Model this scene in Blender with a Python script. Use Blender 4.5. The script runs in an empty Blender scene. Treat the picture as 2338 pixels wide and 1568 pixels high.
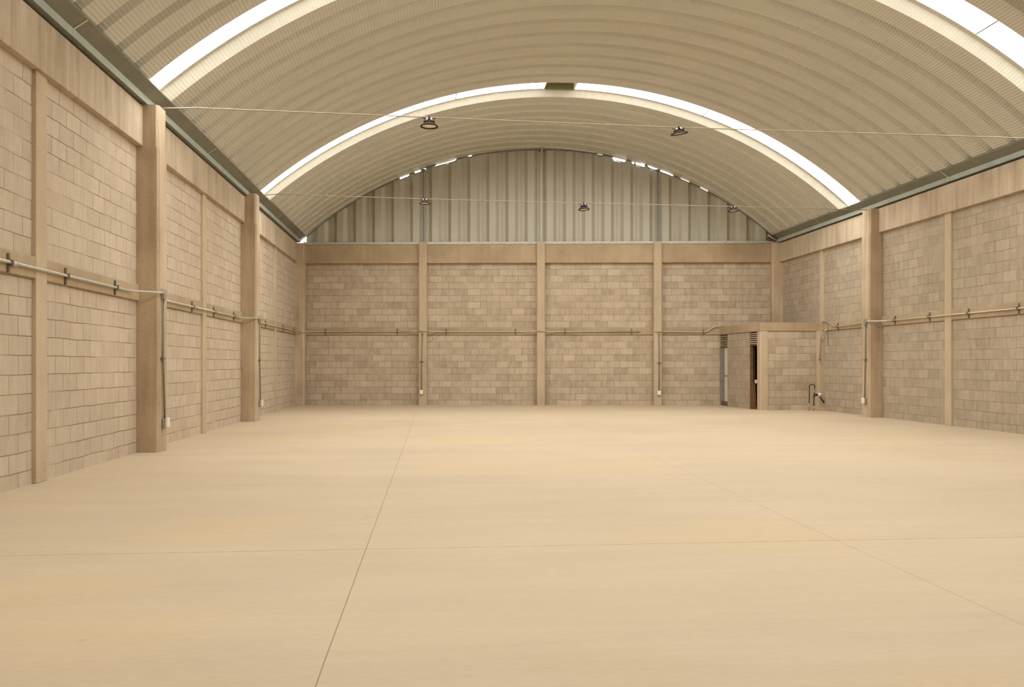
import bpy, bmesh, math, random
from mathutils import Vector, Matrix
random.seed(7)
C = bpy.context.scene.collection
PI = math.pi

# ------------------------------------------------------------------ dimensions (metres; x right, y into the hall, z up)
XL, XR = -4.2153, 10.5407          # faces of the block side walls
XC = 3.163                         # ridge line of the vault
YB, SK = 27.55, 0.1129             # back wall: left end, skew
YREAR = -9.0
ZB0, ZB1 = 2.16, 2.39              # concrete band half way up
ZT0, ZT1 = 4.36, 4.93              # ring beam
cS, sS = math.cos(SK), math.sin(SK)
BW = (XR - XL) / cS                # length of the back wall
RV, APEX = 10.78, 7.86             # vault radius and crown height
ZC = APEX - RV

def bk(u, d, z):                   # back wall: u along it from the left corner, d out of it into the hall
    return (XL + u*cS - d*sS, YB - u*sS - d*cS, z)
def bu(x, d=0.0):
    return (x + d*sS - XL)/cS
def vault(x, h=0.0):
    r = RV + h
    return ZC + math.sqrt(max(r*r - (x-XC)**2, 0.0))
def gable_y(x):
    return YB - math.tan(SK)*(x - XL)

# ------------------------------------------------------------------ mesh helper
class MB:
    def __init__(s):
        s.v, s.f, s.uv, s.sm = [], [], [], []
    def face(s, pts, uvs=None, smooth=False):
        i = len(s.v); s.v += [tuple(p) for p in pts]
        s.f.append(list(range(i, i+len(pts))))
        if uvs is None:
            p = [Vector(q) for q in pts]
            n = (p[1]-p[0]).cross(p[2]-p[0])
            a = max(range(3), key=lambda k: abs(n[k]))
            uvs = [((q[1], q[2]) if a == 0 else (q[0], q[2]) if a == 1 else (q[0], q[1])) for q in pts]
        s.uv.append(uvs); s.sm.append(smooth)
    def box(s, x0, x1, y0, y1, z0, z1, fn=None):
        P = [(x, y, z) for x in (x0, x1) for y in (y0, y1) for z in (z0, z1)]
        if fn: P = [fn(*p) for p in P]
        for q in ((0,1,3,2), (4,6,7,5), (0,4,5,1), (2,3,7,6), (0,2,6,4), (1,5,7,3)):
            s.face([P[k] for k in q])
    def prism(s, poly, z0, z1, fn=None):
        f = fn or (lambda a, b, c: (a, b, c))
        n = len(poly); L = 0
        for k in range(n):
            a, b = poly[k], poly[(k+1) % n]
            l = math.hypot(b[0]-a[0], b[1]-a[1])
            s.face([f(a[0],a[1],z0), f(b[0],b[1],z0), f(b[0],b[1],z1), f(a[0],a[1],z1)],
                   [(L,z0),(L+l,z0),(L+l,z1),(L,z1)]); L += l
        s.face([f(p[0],p[1],z1) for p in poly]); s.face([f(p[0],p[1],z0) for p in reversed(poly)])
    def tube(s, path, r, n=10, caps=True):
        pts = [Vector(p) for p in path]; rings = []
        up = None
        for i, p in enumerate(pts):
            t = (pts[min(i+1, len(pts)-1)] - pts[max(i-1, 0)]).normalized()
            if up is None:
                up = Vector((0,0,1)) if abs(t.z) < .9 else Vector((1,0,0))
            a = t.cross(up).normalized(); b = a.cross(t).normalized(); up = b
            rings.append([p + (a*math.cos(2*PI*k/n) + b*math.sin(2*PI*k/n))*r for k in range(n)])
        for i in range(len(rings)-1):
            for k in range(n):
                m = (k+1) % n
                s.face([rings[i][k], rings[i][m], rings[i+1][m], rings[i+1][k]], smooth=True)
        if caps:
            s.face(list(reversed(rings[0]))); s.face(rings[-1])
    def lathe(s, prof, o=(0,0,0), n=32, M=None):
        o = Vector(o)
        def P(r, z, k):
            v = Vector((r*math.cos(2*PI*k/n), r*math.sin(2*PI*k/n), z))
            return o + (M @ v if M else v)
        for i in range(len(prof)-1):
            (r0, z0), (r1, z1) = prof[i], prof[i+1]
            for k in range(n):
                if r0 < 1e-6: s.face([P(0,z0,k), P(r1,z1,k+1), P(r1,z1,k)], smooth=True)
                elif r1 < 1e-6: s.face([P(r0,z0,k), P(r0,z0,k+1), P(0,z1,k)], smooth=True)
                else: s.face([P(r0,z0,k), P(r0,z0,k+1), P(r1,z1,k+1), P(r1,z1,k)], smooth=True)
    def build(s, name, mat, parent=None, origin=None, bevel=0.0, merge=True):
        org = Vector(origin) if origin is not None else (Vector((0,0,0)))
        me = bpy.data.meshes.new(name)
        base = parent_world(parent) + org if parent else org
        me.from_pydata([tuple(Vector(p)-base) for p in s.v], [], s.f)
        ul = me.uv_layers.new(name='UVMap')
        k = 0
        for f in s.uv:
            for q in f:
                ul.data[k].uv = q; k += 1
        me.polygons.foreach_set('use_smooth', s.sm)
        if merge:
            bm = bmesh.new(); bm.from_mesh(me)
            bmesh.ops.remove_doubles(bm, verts=bm.verts, dist=1e-5)
            bmesh.ops.recalc_face_normals(bm, faces=bm.faces)
            bm.to_mesh(me); bm.free()
        me.materials.append(mat)
        o = bpy.data.objects.new(name, me); C.objects.link(o)
        o.location = org
        if parent: o.parent = parent
        if bevel:
            b = o.modifiers.new('bevel', 'BEVEL'); b.width = bevel; b.segments = 2; b.limit_method = 'ANGLE'
        return o
def parent_world(o):
    v = Vector((0,0,0))
    while o is not None:
        v += o.location; o = o.parent
    return v
def tag(o, label, cat, group=None, kind=None):
    o['label'] = label; o['category'] = cat
    if group: o['group'] = group
    if kind: o['kind'] = kind
    return o
def thing(name, loc, label, cat, group=None, kind=None):
    o = bpy.data.objects.new(name, None); C.objects.link(o); o.location = loc
    o.empty_display_size = .1
    return tag(o, label, cat, group, kind)
def box(name, mat, b, parent=None, bevel=0.0, fn=None, origin=None):
    m = MB(); m.box(*b, fn=fn)
    if origin is None and parent is None:
        origin = ((b[0]+b[1])/2, (b[2]+b[3])/2, b[4])
        if fn: origin = fn(*origin)
    return m.build(name, mat, parent, origin, bevel)

# ------------------------------------------------------------------ materials
def mat(name):
    m = bpy.data.materials.new(name); m.use_nodes = True
    nt = m.node_tree; nt.nodes.clear()
    out = nt.nodes.new('ShaderNodeOutputMaterial')
    b = nt.nodes.new('ShaderNodeBsdfPrincipled')
    nt.links.new(b.outputs[0], out.inputs[0])
    return m, nt, b
class N:
    def __init__(s, nt): s.nt = nt
    def n(s, t, **k):
        x = s.nt.nodes.new('ShaderNode'+t)
        for a, v in k.items(): setattr(x, a, v)
        return x
    def link(s, a, b): s.nt.links.new(a, b)
    def val(s, sock, v):
        if hasattr(v, 'is_linked') or hasattr(v, 'links'): s.link(v, sock)
        else: sock.default_value = v
    def math(s, op, a, b=0.0, c=0.0):
        x = s.n('Math', operation=op)
        for i, v in enumerate((a, b, c)): s.val(x.inputs[i], v)
        return x.outputs[0]
    def mix(s, f, a, b, mode='MIX'):
        x = s.n('Mix', data_type='RGBA', blend_type=mode)
        s.val(x.inputs[0], f); s.val(x.inputs[6], a); s.val(x.inputs[7], b)
        return x.outputs[2]
    def noise(s, vec, scale, detail=3.0, rough=.55):
        x = s.n('TexNoise'); x.inputs['Scale'].default_value = scale
        x.inputs['Detail'].default_value = detail; x.inputs['Roughness'].default_value = rough
        s.link(vec, x.inputs['Vector']); return x.outputs['Fac']
    def rng(s, v, a, b, c, d):
        x = s.n('MapRange'); x.clamp = True
        for i, q in enumerate((v, a, b, c, d)): s.val(x.inputs[i], q)
        return x.outputs[0]
    def scale(s, vec, sc, loc=(0,0,0)):
        x = s.n('Mapping'); x.inputs['Scale'].default_value = sc; x.inputs['Location'].default_value = loc
        s.link(vec, x.inputs['Vector']); return x.outputs[0]
    def pos(s): return s.n('NewGeometry').outputs['Position']
    def uv(s): return s.n('UVMap', uv_map='UVMap').outputs[0]
    def gray(s, v):
        x = s.n('CombineColor')
        for i in range(3): s.link(v, x.inputs[i])
        return x.outputs[0]
    def bump(s, h, dist, strength=1.0):
        x = s.n('Bump'); x.inputs['Distance'].default_value = dist; x.inputs['Strength'].default_value = strength
        s.link(h, x.inputs['Height']); return x.outputs[0]
def col(*c): return (c[0], c[1], c[2], 1.0)

def concrete(name, c1, c2, streak=.5, rough=.9):
    m, nt, b = mat(name); g = N(nt); p = g.pos()
    n1 = g.noise(p, .9, 3, .6); n2 = g.noise(g.scale(p, (5, 5, .35)), 1.6, 3, .6); n3 = g.noise(p, 60, 1)
    t = g.math('ADD', g.math('MULTIPLY', g.rng(n1, .32, .68, 0, 1), 1-streak), g.math('MULTIPLY', g.rng(n2, .3, .7, 0, 1), streak))
    c = g.mix(t, c1, c2)
    c = g.mix(1.0, c, g.gray(g.rng(n3, .3, .7, .93, 1.05)), 'MULTIPLY')
    pit = g.rng(g.noise(p, 24, 1), .70, .76, 0, 1)
    c = g.mix(g.math('MULTIPLY', pit, .3), c, col(c1[0]*.5, c1[1]*.5, c1[2]*.5))
    g.link(c, b.inputs['Base Color']); b.inputs['Roughness'].default_value = rough
    b.inputs['Specular IOR Level'].default_value = .2
    g.link(g.bump(g.math('ADD', n3, g.math('MULTIPLY', n1, 3)), .004, .5), b.inputs['Normal'])
    return m

def blocks(name, cd, cl, cm, contrast=1.0, msize=.006, bwid=.392):
    m, nt, b = mat(name); g = N(nt); uv = g.uv(); p = g.pos()
    wob = g.n('TexNoise'); wob.inputs['Scale'].default_value = 2.2; wob.inputs['Detail'].default_value = 1
    g.link(p, wob.inputs['Vector'])
    off = g.n('VectorMath', operation='MULTIPLY_ADD')
    g.link(wob.outputs['Color'], off.inputs[0]); off.inputs[1].default_value = (.022, .022, 0); g.link(uv, off.inputs[2])
    br = g.n('TexBrick'); br.offset = .5; br.squash = 1.0
    g.link(off.outputs[0], br.inputs['Vector'])
    for k, v in (('Color1', col(0,0,0)), ('Color2', col(1,1,1)), ('Mortar', col(.5,.5,.5)), ('Scale', 1.0), ('Mortar Size', msize),
                 ('Mortar Smooth', .35), ('Bias', 0.0), ('Brick Width', bwid), ('Row Height', .2)):
        br.inputs[k].default_value = v
    sep = g.n('SeparateColor'); g.link(br.outputs['Color'], sep.inputs[0])
    patch = g.rng(g.noise(p, .8, 2), .3, .7, 0, 1)
    smear = g.rng(g.noise(g.scale(p, (3, 3, 1.2)), 3.0, 2), .3, .7, 0, 1)
    t = g.math('ADD', g.math('MULTIPLY', sep.outputs[0], .40*contrast), g.math('ADD', g.math('MULTIPLY', patch, .22), g.math('MULTIPLY', smear, .40)))
    c = g.mix(t, cd, cl)
    grain = g.noise(p, 75, 1, .7)
    c = g.mix(1.0, c, g.gray(g.rng(grain, .25, .75, .88, 1.10)), 'MULTIPLY')
    # mortar: some joints raked and dark, others smeared flush with light mortar
    fl = g.rng(g.noise(p, 1.3, 1), .47, .72, 0, .85)
    mc = g.mix(fl, cm, cl)
    c = g.mix(g.math('MULTIPLY', br.outputs['Fac'], .85), c, mc)
    g.link(c, b.inputs['Base Color']); b.inputs['Roughness'].default_value = .95
    b.inputs['Specular IOR Level'].default_value = .1
    h = g.math('ADD', g.math('MULTIPLY', br.outputs['Fac'], -1.0), g.math('ADD', g.math('MULTIPLY', grain, .25), g.math('MULTIPLY', sep.outputs[0], .25)))
    g.link(g.bump(h, .012, .8), b.inputs['Normal'])
    return m

def plain(name, c, rough=.6, metal=0.0, var=.12, scale=14.0, spec=.4):
    m, nt, b = mat(name); g = N(nt)
    n1 = g.noise(g.n('TexCoord').outputs['Object'], scale, 3)
    cc = g.mix(1.0, c, g.gray(g.rng(n1, .25, .75, 1-var, 1+var)), 'MULTIPLY')
    g.link(cc, b.inputs['Base Color']); b.inputs['Roughness'].default_value = rough
    b.inputs['Metallic'].default_value = metal; b.inputs['Specular IOR Level'].default_value = spec
    return m

def sheet(name, c, rough=.5, metal=.25, crimp=0.0, period=.055):
    m, nt, b = mat(name); g = N(nt); p = g.pos(); uv = g.uv()
    n1 = g.noise(g.scale(p, (.7, 2.5, .7)), 1.0, 4)
    cc = g.mix(1.0, c, g.gray(g.rng(n1, .3, .7, .94, 1.05)), 'MULTIPLY')
    g.link(cc, b.inputs['Base Color']); b.inputs['Roughness'].default_value = rough; b.inputs['Metallic'].default_value = metal
    if crimp:
        s = g.n('SeparateXYZ'); g.link(uv, s.inputs[0])
        w = g.math('SINE', g.math('MULTIPLY', s.outputs[0], 2*PI/period))
        g.link(g.bump(w, crimp, 1.0), b.inputs['Normal'])
    return m

M = {}
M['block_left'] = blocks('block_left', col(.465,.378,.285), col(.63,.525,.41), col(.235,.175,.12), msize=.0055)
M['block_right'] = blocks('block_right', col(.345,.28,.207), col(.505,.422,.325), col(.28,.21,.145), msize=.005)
M['block_back'] = blocks('block_back', col(.375,.294,.21), col(.59,.487,.372), col(.31,.238,.165), contrast=1.4, msize=.006)
M['conc_col'] = concrete('conc_col', col(.37,.275,.178), col(.64,.51,.365), .5)
M['conc_beam'] = concrete('conc_beam', col(.36,.28,.19), col(.64,.53,.405), .6)
M['conc_back'] = concrete('conc_back', col(.36,.262,.168), col(.52,.40,.265), .25)
M['conc_pil'] = concrete('conc_pil', col(.44,.345,.232), col(.58,.465,.325), .4)
M['conc_post'] = concrete('conc_post', col(.47,.375,.255), col(.60,.485,.34), .3)
M['conc_band'] = concrete('conc_band', col(.36,.27,.17), col(.50,.39,.26), .2)
M['metal_roof'] = sheet('metal_roof', col(.57,.548,.465), .5, .1, .0017)
M['metal_gable'] = sheet('metal_gable', col(.46,.43,.35), .5, .1)
M['gutter'] = plain('gutter', col(.20,.192,.148), .55, .2, .14, 3)
M['gutter_lit'] = plain('gutter_lit', col(.37,.41,.355), .6, .1, .12, 3)  # upright gutter face, paler colour standing in for the light on it
M['conduit_dark'] = plain('conduit_dark', col(.25,.225,.17), .5, .3)
M['flash'] = plain('flash', col(.50,.49,.42), .5, .3)
M['trimdark'] = plain('trimdark', col(.19,.185,.17), .55, .3)
M['conduit'] = plain('conduit', col(.55,.52,.44), .4, .5)
M['strut'] = plain('strut', col(.20,.16,.12), .6, .4)
M['boxgrey'] = plain('boxgrey', col(.36,.33,.27), .5, .4)
M['white'] = plain('white', col(.82,.78,.70), .5, 0, .05)
M['lampbody'] = plain('lampbody', col(.032,.020,.014), .65, 0, .1, 14, .15)
M['lens'] = plain('lens', col(.86,.80,.72), .35, 0, .05)
M['chrome'] = plain('chrome', col(.85,.84,.82), .15, 1.0, .03)
M['rod'] = plain('rod', col(.46,.39,.30), .8, 0, .1, 14, .1)
M['greenpipe'] = plain('greenpipe', col(.028,.045,.014), .5, 0)
M['brass'] = plain('brass', col(.33,.25,.12), .4, .5)
M['black'] = plain('black', col(.012,.011,.010), .5)
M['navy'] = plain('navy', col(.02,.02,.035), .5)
M['wood'] = plain('wood', col(.20,.10,.035), .7, 0, .3, 9)
M['woodgrey'] = plain('woodgrey', col(.42,.34,.25), .7, 0, .2, 9)
M['shade_fill'] = plain('shade_fill', col(.03,.018,.015), .9)  # near-black standing in for shade inside the booth and behind the louvre slats
M['alu'] = plain('alu', col(.36,.35,.32), .4, .5)
M['doorwhite'] = plain('doorwhite', col(.62,.62,.54), .5, 0, .04)
M['brownbase'] = plain('brownbase', col(.15,.10,.075), .7)
M['ventgreen'] = plain('ventgreen', col(.22,.215,.10), .7)
M['rust'] = plain('rust', col(.16,.06,.035), .8)
M['crack'] = plain('crack', col(.10,.07,.045), .95)

def floor_mat():
    m, nt, b = mat('floor_concrete'); g = N(nt); p = g.pos()
    st = g.noise(g.scale(p, (.35, 1.4, 1)), 1.1, 3, .6)
    st2 = g.noise(g.scale(p, (.5, 7, 1)), 1.6, 2, .6)
    n1 = g.noise(p, .45, 3, .55); fine = g.noise(g.scale(p, (12, 70, 1)), 1.0, 1, .6)
    t = g.math('ADD', g.math('MULTIPLY', g.rng(st, .3, .7, 0, 1), .4), g.math('ADD', g.math('MULTIPLY', g.rng(st2, .3, .7, 0, 1), .25), g.math('MULTIPLY', g.rng(n1, .3, .7, 0, 1), .35)))
    c = g.mix(t, col(.50,.40,.28), col(.60,.488,.35))
    yel = g.rng(g.noise(g.scale(p, (.6, 1, 1), (9, 3, 0)), .7, 1), .55, .72, 0, .5)
    c = g.mix(yel, c, col(.60,.46,.27))
    c = g.mix(1.0, c, g.gray(g.rng(fine, .3, .7, .955, 1.03)), 'MULTIPLY')
    s = g.n('SeparateXYZ'); g.link(p, s.inputs[0]); x, y = s.outputs[0], s.outputs[1]
    wob = g.math('MULTIPLY', g.math('SUBTRACT', g.noise(p, 2.5, 0), .5), .005)
    def line(v, w):      # distance to a saw cut -> 1 on the cut
        return g.rng(g.math('ABSOLUTE', g.math('ADD', v, wob)), w*.5, w, 1, 0)
    j = line(g.math('SUBTRACT', x, -.462), .0034)
    j = g.math('MAXIMUM', j, g.math('MULTIPLY', line(g.math('SUBTRACT', x, g.math('MULTIPLY_ADD', y, .018, 2.76)), .0036), .7))
    j = g.math('MAXIMUM', j, g.math('MULTIPLY', line(g.math('SUBTRACT', y, 6.01), .0085), .7))
    j = g.math('MAXIMUM', j, g.math('MULTIPLY', line(g.math('SUBTRACT', y, 12.45), .016), .22))
    j = g.math('MAXIMUM', j, g.math('MULTIPLY', line(g.math('SUBTRACT', y, 9.3), .014), .14))
    spot = g.rng(g.noise(p, 4.2, 1, .4), .785, .81, 0, .3)
    c = g.mix(spot, c, col(.30,.22,.14))
    c = g.mix(g.math('MULTIPLY', j, .72), c, col(.16,.105,.06))
    g.link(c, b.inputs['Base Color'])
    g.link(g.rng(n1, .3, .7, .62, .78), b.inputs['Roughness'])
    b.inputs['Specular IOR Level'].default_value = .25
    return m
M['floor'] = floor_mat()

LIGHT = (1.0, .985, .93)
def skylight_mat():                # translucent sheet with the bright sky behind it
    m = bpy.data.materials.new('skylight'); m.use_nodes = True
    nt = m.node_tree; nt.nodes.clear(); g = N(nt)
    out = g.n('ShaderNodeOutputMaterial'.replace('ShaderNode','')); e = g.n('Emission')
    e.inputs['Color'].default_value = (*LIGHT, 1)
    e.inputs['Strength'].default_value = SKY
    g.link(e.outputs[0], out.inputs[0])
    return m
SKY = 19.0
M['skylight'] = skylight_mat()

# ------------------------------------------------------------------ floor and walls
m = MB(); m.box(XL-.3, XR+.3, YREAR-.3, 28.2, -.25, 0)
tag(m.build('floor', M['floor'], None, (XC, 9, 0)), 'wide bare beige concrete slab with thin saw-cut joints', 'floor', kind='structure')

def wall(name, mt, panels, place, u0, u1, z1, label, gaps=()):
    """panels: list of (ua, ub, za, zb); place(u, d, z) -> world; the block face lies at d = 0"""
    m = MB(); m.box(u0, u1, -.2, -.004, 0, z1, fn=place)
    for (ua, ub, za, zb) in panels:
        ou = random.randint(0, 40)*.098; ov = .04 if za < 1 else -ZB1+.2*random.choice((0, 2, 4))
        m.face([place(ua,0,za), place(ub,0,za), place(ub,0,zb), place(ua,0,zb)],
               [(ua+ou, za+ov), (ub+ou, za+ov), (ub+ou, zb+ov), (ua+ou, zb+ov)])
    return tag(m.build(name, mt, None, place((u0+u1)/2, 0, 0), merge=False), label, 'wall', kind='structure')
pL = lambda u, d, z: (XL+d, u, z)
pR = lambda u, d, z: (XR-d, u, z)
LP = [(YREAR, 2.9), (2.9, 9.72), (9.72, 13.0), (13.0, 16.4), (16.4, 19.8), (19.8, 23.6), (23.6, YB)]
RP = [(YREAR, 3.5), (3.5, 10.1), (10.1, 13.2), (13.2, 17.05), (17.05, 19.9), (19.9, 22.95), (22.95, 26.1)]
both = lambda P: [(a, b, za, zb) for a, b in P for za, zb in ((0, ZB0), (ZB1, ZT0))]
wall('wall_left', M['block_left'], both(LP), pL, YREAR, YB, ZT0+.2, 'long grey-beige concrete block side wall with three big columns on the left')
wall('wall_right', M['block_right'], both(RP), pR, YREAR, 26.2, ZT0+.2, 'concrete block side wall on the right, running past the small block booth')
uC = [3.917, 7.54, 11.10]
BP = [(0, uC[0]), (uC[0], uC[1]), (uC[1], uC[2]), (uC[2], BW)]
wb = wall('wall_back', M['block_back'], both(BP), bk, -.3, BW+.3, ZT0+.2, 'concrete block end wall split into four bays under the sheet metal gable')
wall('wall_rear', M['block_back'], [(XL, XR, 0, ZB0), (XL, XR, ZB1, ZT0)], lambda u, d, z: (u, YREAR+d, z), XL, XR, 8.4, 'rear end wall behind the viewer')

# crack in the block work below the band, beside the second pilaster
m = MB()
CP = [(-.235,1.90), (-.19,1.925), (-.115,1.955), (-.10,1.985), (.015,2.043), (.115,2.10), (.135,2.125), (.205,2.165)]
CWd = [.004, .009, .020, .008, .008, .009, .015, .006]
for k in range(len(CP)-1):
    (xa, za), (xb, zb) = CP[k], CP[k+1]; wa, wb_ = CWd[k]/2, CWd[k+1]/2
    m.box(0, 1, 0, .003, 0, 1, fn=lambda a, d, c: bk(bu(xa+(xb-xa)*a), d, (za+(zb-za)*a) + (c*2-1)*(wa+(wb_-wa)*a)))
m.build('crack', M['crack'], wb)['label'] = 'dark diagonal crack in the block work'

# ------------------------------------------------------------------ columns, posts, beams, bands
def chamfer_col(name, mt, place, u0, u1, d, z1, ch, label, cat='column', group=None, u_far=True, collar=True):
    m = MB()
    a = [(u0, -.05), (u1, -.05), (u1, d-ch), (u1-ch, d), (u0+ch, d), (u0, d-ch)]
    if collar:
        m.prism(a, 0, ZT0-.012, place); i = .012
        b = [(u0, -.05), (u1, -.05), (u1, d-ch-i), (u1-ch-i, d-i), (u0+ch+i, d-i), (u0, d-ch-i)]
        m.prism(b, ZT0-.012, z1, place)
    else: m.prism(a, 0, z1, place)
    return tag(m.build(name, mt, None, place((u0+u1)/2, d/2, 0)), label, cat, group, 'structure')
chamfer_col('concrete_column', M['conc_col'], pL, 12.84, 13.22, .315, 4.955, .035, 'large concrete column nearest the viewer on the left wall', group='columns on the side walls')
chamfer_col('concrete_column', M['conc_col'], pL, 19.60, 20.0, .335, 5.01, .035, 'second large concrete column on the left wall', group='columns on the side walls')
chamfer_col('concrete_column', M['conc_col'], pL, 27.02, 27.46, .285, 4.94, .03, 'corner column where the left wall meets the end wall', group='columns on the side walls')
chamfer_col('concrete_column', M['conc_col'], pR, 19.74, 20.13, .33, 4.93, .035, 'large concrete column on the right wall beside the booth', group='columns on the side walls')
chamfer_col('concrete_column', M['conc_col'], pR, 12.72, 13.1, .33, 4.93, .035, 'concrete column on the right wall just out of the photograph', group='columns on the side walls')
chamfer_col('concrete_column', M['conc_col'], bk, BW-.30, BW+.08, .25, 4.94, .025, 'corner column above the booth at the right end of the end wall', group='columns on the side walls')
for k, (u, t) in enumerate(zip(uC, ('first', 'middle', 'third'))):
    chamfer_col('concrete_pilaster', M['conc_pil'], bk, u-.125, u+.125, .23, 5.0, .02,
                ('pilaster on the end wall with a cable drop, left of the middle one', 'middle pilaster on the end wall without an outlet', 'pilaster on the end wall with a cable drop, nearest the booth')[k], 'pilaster', 'pilasters on the end wall')
def post(place, u0, u1, d, z1, label, z0=0):
    m = MB()
    m.box(u0, u1, -.02, d, z0, z1, fn=place)
    return tag(m.build('concrete_post', M['conc_post'], None, place((u0+u1)/2, 0, z0), bevel=.008), label, 'post', 'slim posts in the block walls', 'structure')
post(pL, 9.61, 9.87, .042, ZT0+.02, 'slim concrete post in the nearest bay of the left wall')
post(pL, 16.29, 16.53, .04, ZT0+.02, 'slim concrete post between the two large left columns')
post(pL, 23.50, 23.74, .04, ZT0+.02, 'slim concrete post in the farthest bay of the left wall')
post(pR, 16.94, 17.17, .04, ZT0+.02, 'slim concrete post in the nearest bay of the right wall')
post(pR, 22.85, 23.06, .125, ZB0, 'stub concrete post in front of the booth wall, above the water pipe')
post(pR, 22.85, 23.06, .03, ZT0+.02, 'slim concrete post on the right wall above the booth corner', ZB1-.02)
def beam(name, mt, place, u0, u1, d, z0, z1, label, cat, group):
    m = MB(); m.box(u0, u1, -.2, d, z0, z1, fn=place)
    return tag(m.build(name, mt, None, place((u0+u1)/2, 0, z0), bevel=.01), label, cat, group, 'structure')
G1, G2 = 'ring beams under the roof', 'concrete bands half way up the walls'
for k, (a, b, t) in enumerate(((YREAR, 12.85, 'nearest bay of the left wall'), (13.21, 19.61, 'bay between the two large left columns'), (19.99, 27.05, 'farthest bay of the left wall'))):
    beam('concrete_beam', M['conc_beam'], pL, a, b, .088, ZT0, ZT1, 'deep ring beam over the ' + t, 'beam', G1)
    beam('tie_band', M['conc_band'], pL, a, b, .038, ZB0, ZB1, 'shallow concrete band half way up the ' + t, 'band', G2)
for k, (a, b, t) in enumerate(((YREAR, 12.75, 'bay of the right wall beside the viewer'), (13.08, 19.75, 'nearest visible bay of the right wall'), (20.12, 25.9, 'right wall between column and booth corner'))):
    beam('concrete_beam', M['conc_beam'], pR, a, b, .10, ZT0, ZT1, 'deep ring beam over the ' + t, 'beam', G1)
    beam('tie_band', M['conc_band'], pR, a, b, .035, ZB0, ZB1, 'shallow concrete band half way up the ' + t, 'band', G2)
ends = [.25, uC[0], uC[1], uC[2], BW-.28]
for k, t in enumerate(('leftmost bay of the end wall', 'end wall bay with the diagonal crack', 'third bay of the end wall from the left', 'rightmost bay of the end wall, over the booth')):
    a, b = ends[k]+(.1 if k else 0), ends[k+1]-(.1 if k < 3 else 0)
    beam('concrete_beam', M['conc_back'], bk, a, b, .13, ZT0, ZT1, 'deep ring beam over the ' + t, 'beam', G1)
    beam('tie_band', M['conc_band'], bk, a, b, .035, ZB0, ZB1, 'shallow concrete band across the ' + t, 'band', G2)

# ------------------------------------------------------------------ vaulted sheet metal roof with skylights
PER, FL, HG, HS = .618, .415, .115, .12
SKYL = [(4.0, 5.0), (12.5, 13.5), (20.3, 21.4)]
NARC = 120
xs_end = (XL+.10, XR-.10)
a0 = math.asin((xs_end[0]-XC)/RV); a1 = math.asin((xs_end[1]-XC)/RV)
ANG = [a0+(a1-a0)*k/NARC for k in range(NARC+1)]
def arc_pt(a, y, h, clip=True):
    x = XC + (RV+h)*math.sin(a); z = ZC + (RV+h)*math.cos(a)
    if clip: y = min(y, gable_y(x)+.10)
    return (x, y, z)
def arc_sheet(m, prof, angs, clip=True):
    for k in range(len(angs)-1):
        for i in range(len(prof)-1):
            (ya, ha), (yb, hb) = prof[i], prof[i+1]
            lim = gable_y(XC + RV*math.sin((angs[k]+angs[k+1])/2)) + .018
            if ya >= lim - .002: continue
            if yb > lim: hb = ha+(hb-ha)*(lim-ya)/(yb-ya); yb = lim
            m.face([arc_pt(angs[k],ya,ha,False), arc_pt(angs[k],yb,hb,False), arc_pt(angs[k+1],yb,hb,False), arc_pt(angs[k+1],ya,ha,False)],
                   [(angs[k]*RV,ya), (angs[k]*RV,yb), (angs[k+1]*RV,yb), (angs[k+1]*RV,ya)])
def panels(y0, y1):
    n = max(1, round((y1-y0+PER-FL)/PER)); p = (y1-y0+PER-FL)/n; f = p-(PER-FL); out = []
    for k in range(n):
        y = y0+k*p
        out += [(y, 0), (y+f, 0)]
        if k < n-1: out += [(y+f+.05, HG), (y+p-.075, HG)]
    return out
m = MB(); y = YREAR-.1
segs = []
for (s0, s1) in SKYL + [(28.697, None)]:
    segs.append((y, s0)); y = s1
for (ya, yb) in segs:
    arc_sheet(m, panels(ya, yb), ANG)
for (s0, s1) in SKYL:                                             # webs and ledges on both sides of each skylight
    arc_sheet(m, [(s0, 0), (s0+.04, HS)], ANG)
    arc_sheet(m, [(s1-.28, HS), (s1-.175, HS), (s1, 0)], ANG)
tag(m.build('ceiling', M['metal_roof'], None, (XC, 9, APEX)), 'arched roof of ribbed beige metal panels spanning the whole hall', 'roof', kind='structure')

SKN = ['behind the viewer', 'nearer bright skylight strip, cut off by the top of the photograph', 'farther bright skylight strip with a dark vent at its crown']
va, vb = math.asin((2.66-XC)/RV), math.asin((3.42-XC)/RV)         # gap for the vent in the far strip
for k, (s0, s1) in enumerate(SKYL):
    m = MB()
    parts = [ANG] if k != 2 else [[a0+(va-a0)*q/60 for q in range(61)], [vb+(a1-vb)*q/60 for q in range(61)]]
    for A in parts: arc_sheet(m, [(s0+.04, HS), (s1-.28, HS)], A)
    lab = SKN[k] if k > 0 else 'translucent skylight strip ' + SKN[k]
    w = tag(m.build('window_%d' % (k+1), M['skylight'], None, (XC, (s0+s1)/2, APEX+HS)), lab, 'skylight', 'skylight strips in the vault', 'structure')
    if k > 0:                                                     # lap joints between the translucent sheets
        for xj in ((-1.75, 8.55) if k == 1 else (0.55, 6.6)):
            aj = math.asin((xj-XC)/RV); q = MB()
            arc_sheet(q, [(s0+.04, HS-.004), (s1-.28, HS-.004)], [aj-.0012, aj+.0012])
            q.build('lap_joint', M['boxgrey'], w)

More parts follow.
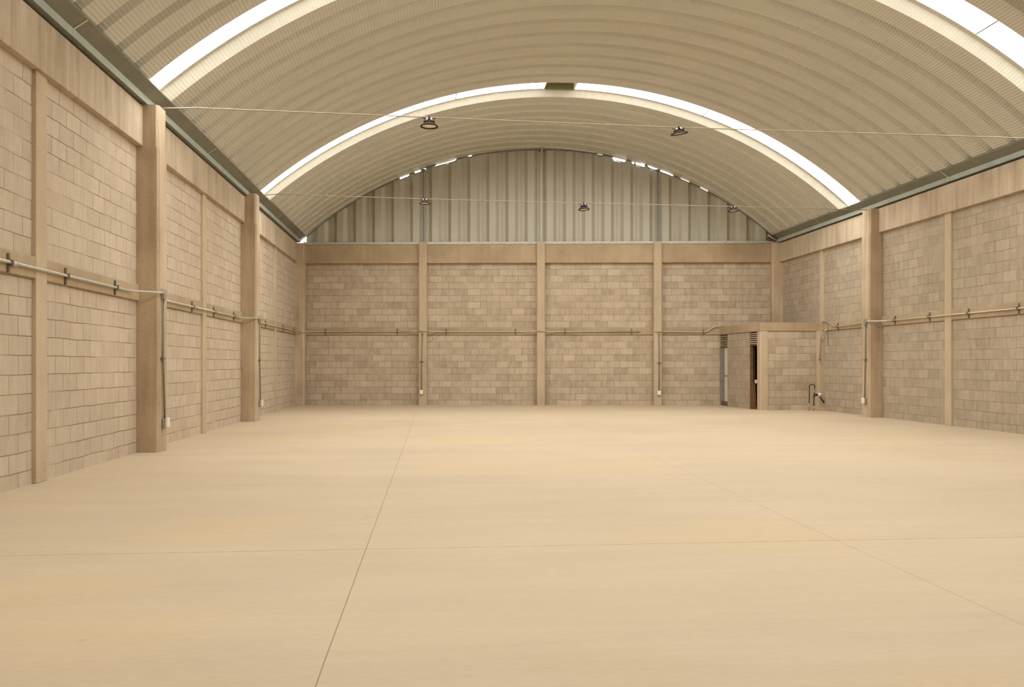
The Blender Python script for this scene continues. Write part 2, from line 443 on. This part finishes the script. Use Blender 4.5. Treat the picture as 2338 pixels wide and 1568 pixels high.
# ventilator well at the crown of the far skylight
s0, s1 = SKYL[2]
rv = thing('roof_vent', (XC, (s0+s1)/2, APEX+HS), 'dark green ventilator box interrupting the crown of the far skylight', 'vent')
q = MB()
for (A, B) in (((va+.0012), (va+.0012)), ((vb-.0012), (vb-.0012))):
    p0, p1 = arc_pt(A, s0+.04, HS), arc_pt(A, s1-.28, HS)
    x = p0[0]
    q = MB(); q.box(x-.006, x+.006, p0[1], p1[1], p0[2]-.02, p0[2]+.30)
    q.build('cheek_plate', M['white'], rv)
q = MB()
x0v, x1v = XC+(RV+HS)*math.sin(va)+.02, XC+(RV+HS)*math.sin(vb)-.02
q.box(x0v, x1v, s0+.04, s1-.28, APEX+HS+.30, APEX+HS+.32)
q.build('hood', M['ventgreen'], rv)
q = MB(); q.box(x0v, x1v, s1-.29, s1-.275, APEX+HS-.04, APEX+HS+.30); q.build('curb', M['ventgreen'], rv)
q = MB(); q.box(x0v, x1v, s0+.035, s0+.05, APEX+HS-.0, APEX+HS+.30)
q.build('curb', M['ventgreen'], rv)

# ------------------------------------------------------------------ gable of vertical trapezoidal sheets
m = MB(); pg = .588; prof = []
u = bu(-3.93)
k = 0
uu = bu(-3.93) - .19
base = [(0, .112), (.180, .112), (.275, .012), (.355, .012), (.362, .026), (.386, .026), (.393, .012), (.475, .012), (.570, .112)]
while uu < BW-.02:
    for (du, dd) in base:
        if uu+du > bu(-3.93) and uu+du < BW-.12: prof.append((uu+du, dd))
    uu += pg
prof = [(bu(-3.93), .012)] + prof + [(BW-.12, .012)]
fine = []
for i in range(len(prof)-1):
    n = max(1, int((prof[i+1][0]-prof[i][0])/.06))
    fine += [(prof[i][0]+(prof[i+1][0]-prof[i][0])*q/n, prof[i][1]+(prof[i+1][1]-prof[i][1])*q/n) for q in range(n)]
fine.append(prof[-1])
GAPS = [(-1.09,-.75,.075), (-.62,-.24,.075), (.02,.70,.065), (1.03,1.2,.035), (5.0,5.15,.035), (5.48,5.82,.105), (5.99,6.15,.085), (6.17,6.42,.09), (6.49,7.3,.055), (7.48,7.78,.035), (8.08,8.35,.04)]
def gap(x):                        # where the sheets stop short of the roof and daylight shows
    return next((g for a, b, g in GAPS if a <= x <= b), -.03)
def ztop(u, d):
    x = bk(u, d, 0)[0]
    return max(5.03, vault(x) - gap(x))
for i in range(len(fine)-1):
    (ua, da), (ub, db) = fine[i], fine[i+1]
    m.face([bk(ua,da,4.985), bk(ub,db,4.985), bk(ub,db,ztop(ub,db)), bk(ua,da,ztop(ua,da))])
tag(m.build('wall_gable', M['metal_gable'], None, bk(BW/2, 0, 4.985)), 'curved gable of vertical corrugated metal sheets above the end wall', 'gable wall', kind='structure')
m = MB(); m.box(.0, BW+.02, -.2, .145, 4.935, 4.985, fn=bk); m.box(.22, BW-.1, .13, .145, 4.985, 5.015, fn=bk)
tag(m.build('trim_1', M['flash'], None, bk(BW/2, 0, 4.93)), 'pale metal sill flashing along the foot of the gable', 'flashing', kind='structure')
m = MB(); U = [bu(-3.9)+(BW-.14-bu(-3.9))*k/180 for k in range(181)]
for i in range(180):
    ua, ub = U[i], U[i+1]; x = bk((ua+ub)/2, .117, 0)[0]
    va_, vb_ = vault(bk(ua,.117,0)[0]), vault(bk(ub,.117,0)[0])
    if max(va_, vb_) < 5.1: continue
    lo = .040+.008*math.sin(i*.9)+max(gap(x), 0)*.75; hi = max(gap(x)*.95, -.01)
    P = [bk(ua,.117,va_-lo), bk(ub,.117,vb_-lo), bk(ub,.117,vb_-hi), bk(ua,.117,va_-hi)]; Q = [bk(ua,.108,va_-lo), bk(ub,.108,vb_-lo), bk(ub,.108,vb_-hi), bk(ua,.108,va_-hi)]
    m.face(P); m.face(Q[::-1]); m.face([P[0], P[1], Q[1], Q[0]]); m.face([P[3], P[2], Q[2], Q[3]])
tag(m.build('trim_2', M['trimdark'], None, bk(BW/2, 0, 7.6)), 'dark metal edge strip following the curve of the gable', 'trim', kind='structure')
for k, u in enumerate(uC):
    x = bk(u, .1, 0)[0]; zt = vault(x)-.02
    t = thing('steel_post', bk(u+.01, .12, 5.0), ('thin dark steel post over the left pilaster of the end wall', 'pale steel post rising to the crown of the gable', 'thin steel post over the pilaster nearest the booth')[k], 'post', 'posts in front of the gable')
    w = (.016, .024, .02)[k]
    m = MB(); m.box(u+.01-w, u+.01+w, .122, .152, 5.0, zt, fn=bk); m.build('shaft', M['trimdark' if k != 1 else 'flash'], t)
    if k == 1:
        m = MB(); m.tube([bk(u+.01, .13, zt-.35), bk(u+.02, .17, zt-.15), bk(u+.04, .28, zt-.03), bk(u+.05, .42, zt-.025)], .022, 8)
        m.build('strap', M['metal_gable'], t)
    m = MB(); m.box(u-.06, u+.08, .12, .165, zt-.07, zt-.01, fn=bk); m.build('bracket', M['trimdark'], t, bevel=.006)

# ------------------------------------------------------------------ gutters
GP = [(-.35, 5.62), (-.35, 4.955), (.15, 4.955), (.15, 5.055), (.305, 5.165), (.305, 5.185), (.295, 5.185), (.295, 5.172), (.138, 5.063), (.138, 4.967), (-.338, 4.967), (-.338, 5.62)]
for side, X, sg, y1, seams in (('left', XL, 1, 27.05, (10.29, 16.17, 23.13)), ('right', XR, -1, 25.72, (16.86, 22.74))):
    t = thing('rain_gutter', (X, 9, 4.935), 'grey sheet metal gutter along the top of the %s wall' % side, 'gutter', 'gutters along the eaves')
    m = MB(); n = len(GP)
    for i in range(n):
        (xa, za), (xb, zb) = GP[i], GP[(i+1) % n]
        m.face([(X+sg*xa, YREAR, za), (X+sg*xb, YREAR, zb), (X+sg*xb, y1, zb), (X+sg*xa, y1, za)])
    m.face([(X+sg*a, YREAR, b) for a, b in GP]); m.face([(X+sg*a, y1, b) for a, b in GP])
    m.build('channel', M['gutter'], t)
    m = MB(); m.box(min(X+sg*.151, X+sg*.157), max(X+sg*.151, X+sg*.157), YREAR, y1, 4.957, 5.053); m.build('gutter_lit', M['gutter_lit'], t)  # thin plate over the upright face, carries its painted lit tone
    for ys in seams:
        m = MB()
        for (xa, za), (xb, zb) in (((.156, 4.96), (.156, 5.055)), ((.150, 5.055), (.302, 5.163))):
            m.face([(X+sg*(xa+.004), ys-.02, za-.003), (X+sg*(xa+.004), ys+.02, za-.003), (X+sg*(xb+.004), ys+.02, zb-.003), (X+sg*(xb+.004), ys-.02, zb-.003)])
        m.build('seam', M['flash'], t)
    if side == 'right':
        m = MB(); m.box(X-.42, X-.10, y1-.02, y1+.03, 5.0, 5.16); m.build('end_cap', M['rust'], t, bevel=.01)
        m = MB(); m.tube([(X-.47, y1-.05, 5.17), (X-.12, y1-.05, 4.98)], .022, 8); m.build('clip', M['flash'], t)

# ------------------------------------------------------------------ tie rods and high-bay lamps
def rod(pts, label):
    m = MB(); m.tube(pts, .0085, 8)
    return tag(m.build('tie_rod', M['rod'], None, pts[0]), label, 'tie rod', 'tie rods across the hall')
W1 = [(-3.89, 12.98, 4.945), (-3.4, 12.9, 4.94), (-.07, 12.9, 4.886), (3.68, 12.9, 4.828), (9.2, 12.9, 4.795), (10.22, 12.9, 4.79)]
W2 = [(-3.87, 19.85, 5.0), (-3.5, 19.8, 5.035), (-.206, 19.8, 4.985), (3.42, 19.8, 4.95), (6.94, 19.8, 4.93), (10.22, 19.85, 4.905)]
rod(W1, 'thin steel tie rod carrying the two larger lamps'); rod(W2, 'thin steel tie rod farther off, carrying the three smaller-looking lamps')

def lamp(x, y, zw, drop, d, tilt, rot, label):
    """zw: height of the rod; the lens sits DROP below it"""
    t = thing('pendant_lamp', (x, y, zw), label, 'lamp', 'high-bay lamps on the tie rods')
    R = Matrix.Rotation(tilt[0], 3, 'X') @ Matrix.Rotation(tilt[1], 3, 'Y')
    r = d/2; z0 = -drop
    piv = Vector((x, y, zw-.02))
    def put(m, name, mt, bevel=0):
        m.v = [tuple(piv + R @ (Vector(p)-Vector((0,0,-.02)))) for p in m.v]
        return m.build(name, mt, t, bevel=bevel)
    m = MB()                                                     # bell-shaped body
    m.lathe([(r*.30, z0+drop*.62), (r*.42, z0+drop*.52), (r*.5, z0+drop*.40), (r*.72, z0+drop*.26), (r*.93, z0+drop*.13), (r, z0+drop*.03), (r*.985, z0-.006), (r*.88, z0-.004), (r*.80, z0+.012), (0, z0+.014)])
    put(m, 'housing', M['lampbody'])
    m = MB(); m.lathe([(0, z0+.004), (r*.78, z0+.006), (r*.80, z0+.011), (0, z0+.0125)]); put(m, 'lens', M['lens'])
    for k in range(10):                                          # cooling fins
        m = MB(); a = 2*PI*k/10
        m.box(r*.30, r*.62, -.004, .004, z0+drop*.30, z0+drop*.60, fn=lambda p, q, z: (p*math.cos(a)-q*math.sin(a), p*math.sin(a)+q*math.cos(a), z))
        put(m, 'fin', M['lampbody'])
    for k in (-1, 1):
        m = MB(); m.lathe([(0, z0+drop*.62), (.017, z0+drop*.62), (.019, z0+drop*.75), (.017, z0+drop*.92), (0, z0+drop*.93)], (k*.030, 0, 0), 16); put(m, 'driver_can', M['chrome'])
    m = MB(); m.box(-.075, .075, -.012, .012, z0+drop*.80, z0+drop*.86); m.box(-.008, .008, -.015, .015, z0+drop*.6, .02); put(m, 'bracket', M['black'], .002)
    m = MB(); m.tube([(-.10, 0, -.002), (-.075, 0, -.018), (-.055, 0, z0+drop*.80)], .005, 6); put(m, 'hanger', M['black'])
    m = MB(); m.tube([(.10, 0, -.004), (.078, 0, -.02), (.058, 0, z0+drop*.80)], .005, 6)
    put(m, 'hanger', M['black'])
lamp(-.07, 12.9, 4.886, .135, .265, (0,0), 0, 'dark pendant lamp on the near tie rod, hanging level at its left')
lamp(3.68, 12.9, 4.826, .09, .265, (.10,-.15), 0, 'tilted dark pendant lamp on the near tie rod, in front of the skylight')
lamp(-.206, 19.8, 4.985, .105, .255, (0,0), 0, 'pendant lamp on the far tie rod, leftmost before the gable')
lamp(3.42, 19.8, 4.95, .15, .26, (-.03,-.06), 0, 'pendant lamp on the far tie rod before the middle of the gable')
lamp(6.941, 19.8, 4.93, .105, .25, (-.03,-.04), 0, 'pendant lamp on the far tie rod, nearest the right eave')

# ------------------------------------------------------------------ electrical conduits, drops and outlet boxes
PR = .0165
def bracket(t, place, u, d0, d1, z):
    m = MB(); m.box(u-.016, u+.016, d0-.004, d0+.020, z-.095, z+.095, fn=place)
    m.box(u-.012, u+.012, d0+.016, d1+.024, z-.03, z-.022, fn=place); m.box(u-.012, u+.012, d0+.016, d1+.024, z+.022, z+.03, fn=place)
    m.box(u-.012, u+.012, d1+.018, d1+.026, z-.03, z+.03, fn=place)
    m.build('bracket', M['strut'], t)
def conduit(place, pts, brs, label, d0=.038, r=PR, ends=()):
    p = [place(*q) for q in pts]
    t = thing('conduit', p[len(p)//2], label, 'conduit', 'conduit runs along the bands')
    m = MB(); m.tube(p, r, 10); m.build('pipe', M['conduit'], t)
    for (u, z) in brs: bracket(t, place, u, d0, .068, z)
    for e in ends:
        m = MB(); m.tube([place(*e[0]), place(*e[1])], r*1.5, 10); m.build('coupling', M['conduit'], t)
    return t
conduit(pL, [(YREAR+.2,.068,2.255), (12.30,.068,2.262), (12.5,.09,2.268), (12.80,.345,2.276), (12.90,.352,2.276)], [(7.5,2.255), (8.99,2.254), (10.33,2.256), (11.875,2.262)],
        'grey conduit along the nearest bay of the left wall, bending out to the column', ends=[((9.02,.068,2.255),(9.12,.068,2.255))])
conduit(pL, [(13.25,.068,2.245), (19.15,.068,2.258), (19.35,.09,2.26), (19.62,.365,2.268), (19.80,.372,2.268)], [(15.53,2.249), (17.04,2.252), (18.69,2.256)],
        'grey conduit on the left wall between the two large columns', ends=[((15.6,.068,2.249),(15.7,.068,2.249))])
conduit(pL, [(20.02,.068,2.258), (26.55,.068,2.255), (26.80,.08,2.252), (26.92,.125,2.25)], [(22.12,2.257), (24.65,2.255), (26.45,2.255)],
        'grey conduit along the farthest bay of the left wall')
conduit(bk, [(.21,.60,2.248), (.385,.585,2.245), (.405,.3,2.255), (.48,.085,2.265), (.60,.068,2.262), (3.2,.068,2.262), (3.55,.12,2.28), (3.74,.25,2.285)], [(bu(-3.341,.07),2.262), (bu(-1.128,.07),2.262)],
        'conduit along the leftmost bay of the end wall')
conduit(bk, [(4.10,.25,2.278), (4.28,.1,2.262), (4.5,.068,2.255), (6.9,.068,2.255), (7.2,.13,2.268), (7.42,.25,2.272)], [(bu(.378,.07),2.255), (bu(2.495,.07),2.255)],
        'conduit along the end wall bay above the diagonal crack')
conduit(bk, [(7.42,.255,2.272), (7.66,.255,2.262), (7.80,.12,2.252), (8.1,.068,2.252), (bu(6.3,.07),.068,2.254)], [(bu(4.005,.07),2.252), (bu(6.029,.07),2.252)],
        'conduit along the third bay of the end wall, open at its right end')
conduit(bk, [(11.26,.12,2.25), (11.45,.068,2.25), (bu(8.22,.07),.068,2.238), (bu(8.33,.07),.068,2.255), (bu(8.47,.07),.075,2.36), (bu(8.56,.07),.08,2.405), (bu(8.86,.07),.12,2.412)], [(bu(8.205,.07),2.238)],
        'conduit bending up from the end wall onto the booth roof')
conduit(pR, [(YREAR+.2,.062,2.262), (19.3,.062,2.262), (19.45,.09,2.263), (19.72,.355,2.266), (19.86,.365,2.266)], [(13.4,2.262), (14.86,2.262), (16.34,2.26), (17.70,2.262), (19.10,2.262)],
        'conduit along the nearest bay of the right wall', d0=.035)
conduit(pR, [(20.16,.2,2.262), (20.35,.062,2.26), (21.9,.062,2.238), (22.1,.062,2.25), (22.45,.062,2.37), (22.53,.062,2.405), (22.82,.075,2.408)], [(21.93,2.238)],
        'conduit rising from the right wall to the corner of the booth roof', d0=.035)
def drop(place, top, mid, bot, dface, u_clamp, label, blabel, cover_dir, tube_top=None, small=False):
    """vertical conduit down a column, with the outlet box at its foot; dface = face of the column"""
    t = thing('conduit_drop', place(*bot), label, 'conduit', 'vertical conduits on columns')
    m = MB(); m.tube([place(*top), place(*mid), place(*bot)], PR*.85, 10); m.build('pipe', M['conduit_dark'], t)
    m = MB(); a = mid; m.box(a[0]-.055, a[0]+.055, dface-.004, dface+.045, a[2]-.014, a[2]+.014, fn=place); m.build('clamp', M['strut'], t, bevel=.004)
    if tube_top:
        m = MB(); m.tube([place(*tube_top[0]), place(*tube_top[1])], PR*1.15, 10); m.build('cross_pipe', M['conduit'], t)
        m = MB(); m.tube([place(top[0]-.02, top[1], top[2]+.06), place(top[0]+.01, top[1]+.01, top[2]+.02), place(*top)], PR*1.5, 8); m.build('elbow', M['boxgrey'], t)
    else:
        m = MB(); m.prism([(.062*math.cos(k*PI/4+.39), .085*math.sin(k*PI/4+.39)) for k in range(8)], 0, .055, fn=lambda a, b, c: place(top[0]+a, dface-.002+c, top[2]+.045+b)); m.build('junction_fitting', M['boxgrey'], t, bevel=.006)
    e = thing('outlet_box', place(bot[0], dface, bot[2]-.1), blabel, 'outlet box', 'outlet boxes on columns')
    if small:
        m = MB(); m.box(bot[0]-.045, bot[0]+.045, dface, dface+.04, bot[2]-.12, bot[2], fn=place); m.build('back_box', M['boxgrey'], e, bevel=.005)
        m = MB(); m.box(bot[0]-.052, bot[0]+.052, dface+.04, dface+.062, bot[2]-.125, bot[2]+.004, fn=place); m.build('cover_plate', M['white'], e, bevel=.006)
    else:
        m = MB(); m.box(bot[0]-.055, bot[0]+.055, dface, dface+.052, bot[2]-.14, bot[2], fn=place); m.build('back_box', M['boxgrey'], e, bevel=.012)
        m = MB(); m.box(bot[0]-.055, bot[0]+.06, dface+.052, dface+.085, bot[2]-.125, bot[2]+.01, fn=place); m.build('cover_plate', M['white'], e, bevel=.005)
        m = MB(); m.box(bot[0]-.025, bot[0]+.03, dface+.083, dface+.091, bot[2]-.11, bot[2]-.005, fn=place); m.build('flap', M['white'], e, bevel=.003)
drop(pL, (12.95,.345,2.215), (12.94,.34,1.341), (13.0,.345,.475), .315, 0, 'vertical grey conduit down the nearest left column', 'grey outlet box with white cover low on the nearest left column', 1)
drop(pL, (19.80,.366,2.205), (19.83,.36,1.345), (19.86,.366,.45), .335, 0, 'vertical conduit down the second left column', 'outlet box with white cover low on the second left column', 1)
drop(pR, (19.87,.36,2.205), (19.88,.355,1.363), (19.90,.36,.45), .33, 0, 'vertical conduit down the large right column', 'outlet box with white cover low on the large right column', 1)
u1 = bu(-.372, .25); drop(bk, (u1+.022,.252,2.17), (u1-.004,.25,1.34), (u1-.01,.25,.465), .23, 0, 'vertical conduit down the end wall pilaster left of the middle', 'white outlet box on the end wall pilaster left of the middle', 1, ((bu(-.535,.25),.255,2.28), (bu(-.18,.25),.255,2.28)), True)
u3 = bu(6.813, .25); drop(bk, (u3-.0,.252,2.15), (u3+.008,.25,1.30), (u3+.002,.25,.447), .23, 0, 'vertical conduit down the end wall pilaster nearest the booth', 'white outlet box on the end wall pilaster nearest the booth', 1, ((bu(6.69,.25),.255,2.25), (bu(6.91,.25),.255,2.25)), True)

# ------------------------------------------------------------------ block booth in the right corner
XB, YF = 8.85, 23.07
fB = lambda u, d, z: (XB+.01-.045*(u-23.1)-d, u, z)            # left face of the booth, seen end-on
fF = lambda u, d, z: (u, YF-d, z)            # front face
DB = (23.34, 23.81); DA = (25.47, 26.05)
ov = .04
def bwall(name, place, u0, u1, z0, z1, th, label, mt='block_back'):
    m = MB(); m.box(u0, u1, -th, -.002, z0, z1, fn=place)
    o = random.randint(0, 30)*.1
    m.face([place(u0,0,z0), place(u1,0,z0), place(u1,0,z1), place(u0,0,z1)], [(u0+o,z0+ov),(u1+o,z0+ov),(u1+o,z1+ov),(u0+o,z1+ov)])
    return tag(m.build(name, M[mt], None, place((u0+u1)/2, 0, z0), merge=False), label, 'wall', kind='structure')
bwall('wall_booth_front', fF, XB+.19, XR-.1, 0, ZB0, .15, 'block front wall of the small booth, behind the water pipe')
bwall('wall_booth_side', fB, DB[1], DA[0], 0, ZB0, .15, 'block wall of the booth between its two narrow doorways', 'block_right')
m = MB(); ch = .03
m.prism([(XB-.01, YF-.012+ch), (XB-.01+ch, YF-.012), (XB+.205, YF-.012), (XB+.205, YF+.14), (XB+.16, DB[0]-.02), (XB+.0, DB[0]-.02)], 0, ZB0)
tag(m.build('concrete_pillar', M['conc_post'], None, (XB+.1, YF+.1, 0)), 'pale corner pillar of the booth beside the dark doorway', 'pillar', kind='structure')
m = MB(); yb = lambda x: gable_y(x)+.0
P = [(XB-.02, YF-.02), (XR+.05, YF-.02), (XR+.05, yb(XR)), (XB-.155, yb(XB))]
m.prism(P, ZB0, ZB1)
tag(m.build('trim_3', M['conc_band'], None, (9.7, 24.5, ZB0), bevel=.008), 'flat concrete roof slab of the booth', 'roof slab', kind='structure')
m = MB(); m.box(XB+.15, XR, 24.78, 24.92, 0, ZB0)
tag(m.build('wall_booth_partition', M['shade_fill'], None, (9.7, 24.85, 0)), 'inner partition of the booth, coloured dark for shade', 'wall', kind='structure')
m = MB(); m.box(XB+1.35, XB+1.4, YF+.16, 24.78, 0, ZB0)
tag(m.build('wall_booth_lining', M['navy'], None, (XB+1.37, 24, 0)), 'inner wall of the booth coloured dark for shade, seen through the near doorway', 'wall', kind='structure')  # navy colour paints the unlit room, not the wall's own tone

def bbox(m, a0, a1, u0, u1, z0, z1):      # a: depth into the booth from its side face, u: along the face
    m.box(u0, u1, a0, a1, z0, z1, fn=lambda u, a, z: fB(u, -a, z))
def louvre(y0, y1, z0, z1, label):
    t = thing('louvre_vent', fB((y0+y1)/2, 0, z0), label, 'louvre', 'louvres over the booth doorways')
    for (ua, ub, za, zb) in ((y0, y0+.02, z0, z1), (y1-.02, y1, z0, z1), (y0+.02, y1-.02, z0, z0+.03), (y0+.02, y1-.02, z1-.02, z1)):
        m = MB(); bbox(m, .0, .06, ua, ub, za, zb); m.build('frame_bar', M['wood'], t)
    m = MB(); n = 6
    for k in range(n):
        z = z0+.045+(z1-z0-.06)*k/n
        P = [(-.008, z), (.012, z+.030), (.024, z+.028), (.004, z-.002)]
        q = [fB(y0+.02, -a, b) for a, b in P]; w = [fB(y1-.02, -a, b) for a, b in P]
        for i in range(4): m.face([q[i], q[(i+1)%4], w[(i+1)%4], w[i]])
        m.face(q); m.face(w)
    m.build('slats', M['woodgrey'], t)
    m = MB(); bbox(m, .06, .07, y0, y1, z0, z1); m.build('shade_backing', M['shade_fill'], t)  # dark sheet painting the shade between the slats
louvre(DB[0]-.02, DB[1], 1.775, 2.155, 'brown louvre above the dark open doorway')
louvre(DA[0], DA[1]-.02, 1.755, 2.155, 'brown louvre above the white door')

# near doorway: timber frame, shade of the room behind put into a dark panel
t = thing('door_2', fB((DB[0]+DB[1])/2, 0, 0), 'dark open doorway with brown timber frame at the near end of the booth', 'door', kind='structure')
m = MB(); bbox(m, .0, .088, DB[1]-.035, DB[1], 0, 1.775); m.build('jamb', M['wood'], t)
m = MB(); bbox(m, .02, .10, DB[0]-.02, DB[0]-.005, 0, 1.775); m.build('jamb', M['wood'], t)
m = MB(); bbox(m, .09, .13, DB[1]-.02, DB[1]+.6, 0, ZB0); m.build('shade_panel', M['shade_fill'], t)  # added dark panel, stands in for the unlit interior
m = MB(); m.box(0, 1, -.03, .02, 0, .70, fn=lambda a, b, c: fB(DB[1]-.06+b, -(.075+.075*a*(1-.45*c/.8)), c))
tag(m.build('wooden_plank', M['wood'], None, fB(DB[1]-.06, -.1, 0)), 'brown plank standing inside the dark doorway', 'plank')
m = MB(); bbox(m, .12, .20, DB[1]-.11, DB[1]-.03, .72, .82)
tag(m.build('dispenser_box', M['white'], None, fB(DB[1]-.1, -.1, .72), bevel=.012), 'small white box fixed inside the dark doorway', 'box')
# far doorway: aluminium frame, white panelled door
t = thing('door_1', fB((DA[0]+DA[1])/2, 0, 0), 'narrow white panelled door in a grey frame at the far end of the booth', 'door', kind='structure')
U1 = DA[1]-.23
m = MB(); bbox(m, .0, .07, DA[1]-.04, DA[1]+.02, 0, 1.755); m.build('jamb', M['alu'], t)
m = MB(); bbox(m, .025, .06, U1, DA[1]-.04, .13, 1.755); m.build('stile', M['alu'], t, bevel=.004)
m = MB(); bbox(m, .02, .03, U1-.015, U1+.015, .13, 1.755); m.build('edge_strip', M['conduit_dark'], t)
m = MB(); bbox(m, .04, .06, DA[0], U1, .13, 1.755); m.build('panel', M['doorwhite'], t)
m = MB(); bbox(m, .02, .045, DA[0], U1, .895, .92); m.build('rail', M['conduit_dark'], t)
m = MB(); bbox(m, .015, .06, DA[0], DA[1]-.04, 0, .13); m.build('kick_board', M['brownbase'], t)
m = MB(); bbox(m, -.01, .03, DA[1]-.14, DA[1]-.07, .74, .95); m.build('lock_plate', M['alu'], t, bevel=.006)

# ------------------------------------------------------------------ pipes and cables beside the booth
YW = 22.80
t = thing('water_pipe', (10.18, YW, 0), 'green looped water pipe with valve and white meter by the booth', 'pipe')
def arcp(c, r, a0, a1, n=6): return [(c[0]+r*math.cos(a0+(a1-a0)*k/n), YW, c[1]+r*math.sin(a0+(a1-a0)*k/n)) for k in range(n+1)]
m = MB(); m.tube([(10.105,YW,.19), (10.112,YW,.64)] + arcp((10.145,.668), .033, PI, PI/2) + arcp((10.222,.668), .033, PI/2, 0) + [(10.256,YW,.60)], .013, 10); m.build('riser', M['greenpipe'], t)
m = MB(); m.tube([(10.095,YW,0), (10.105,YW,.20)], .0165, 10); m.build('sleeve', M['boxgrey'], t)
m = MB(); m.tube([(10.232,YW,.13), (10.236,YW,.36)], .0165, 10); m.build('riser', M['greenpipe'], t)
m = MB(); m.tube([(10.230,YW,0), (10.232,YW,.135)], .0165, 10); m.build('sleeve', M['boxgrey'], t)
m = MB(); m.tube([(10.256,YW,.61), (10.252,YW,.585)], .019, 12); m.tube([(10.252,YW,.585), (10.240,YW,.36)], .014, 10); m.tube([(10.247,YW,.52), (10.243,YW,.45)], .026, 12); m.build('valve', M['brass'], t)
m = MB(); m.tube([(10.24,YW,.44), (10.24,YW,.37)], .021, 12); m.tube([(10.25,YW,.425), (10.345,YW,.43)], .026, 12); m.build('union', M['navy'], t)
m = MB(); m.tube([(10.345,YW,.43), (10.36,YW,.43)], .036, 14); m.tube([(10.36,YW,.432), (10.435,YW,.436)], .045, 16); m.tube([(10.435,YW,.436), (10.45,YW,.436)], .034, 14); m.build('meter', M['white'], t)
m = MB(); m.tube([(10.40,YW,.40), (10.41,YW,.365), (10.47,YW,.30), (10.53,YW+.02,.215)], .012, 8); m.tube([(10.45,YW,.315), (10.525,YW+.018,.222)], .018, 10); m.build('lever', M['black'], t)
m = MB(); m.tube([(XR-.03,22.62,2.20), (XR-.05,22.70,2.12), (10.415,22.80,2.04), (10.40,22.81,1.40)], .016, 8)
t = thing('conduit_drop', (10.41, 22.81, 1.38), 'bent grey conduit beside the booth, ending in mid air', 'conduit', 'vertical conduits on columns')
m.build('pipe', M['conduit'], t)
m = MB(); m.box(10.37, 10.44, 22.79, 22.85, 1.37, 1.39); m.build('clamp', M['strut'], t)
m = MB(); m.tube([(10.46,22.80,2.40), (XR-.06,22.62,2.39), (XR-.045,22.54,2.39), (XR-.042,22.52,2.33), (XR-.042,22.516,1.76)], .007, 6)
tag(m.build('loose_cable', M['strut'], None, (XR-.05, 22.5, 1.76)), 'thin dark cable hanging on the right wall beside the booth', 'cable')

# ------------------------------------------------------------------ daylight outside, camera
w = bpy.data.worlds.new('sky'); bpy.context.scene.world = w; w.use_nodes = True
bg = w.node_tree.nodes['Background']; bg.inputs[0].default_value = (1.0, .96, .90, 1); bg.inputs[1].default_value = 2.5
cd = bpy.data.cameras.new('camera'); cam = bpy.data.objects.new('camera', cd); C.objects.link(cam)
cam.location = (0, 0, 1.2597); cam.rotation_euler = (PI/2, 0, -.0891)
cd.sensor_width = 36.0; cd.lens = 1993.74/2338*36; cd.shift_y = (830.96-784)/2338
cd.clip_start = .05; cd.clip_end = 200
sc = bpy.context.scene; sc.camera = cam
sc.view_settings.view_transform = 'Standard'; sc.view_settings.look = 'None'
sc.view_settings.gamma = 1.0; sc.view_settings.use_curve_mapping = False
sc.view_settings.exposure = 0.0
cy = sc.cycles
cy.use_denoising = True; cy.use_light_tree = False; cy.adaptive_threshold = .05; cy.adaptive_min_samples = 12; cy.max_bounces = 8; cy.diffuse_bounces = 6; cy.glossy_bounces = 3; cy.sample_clamp_indirect = 6.0
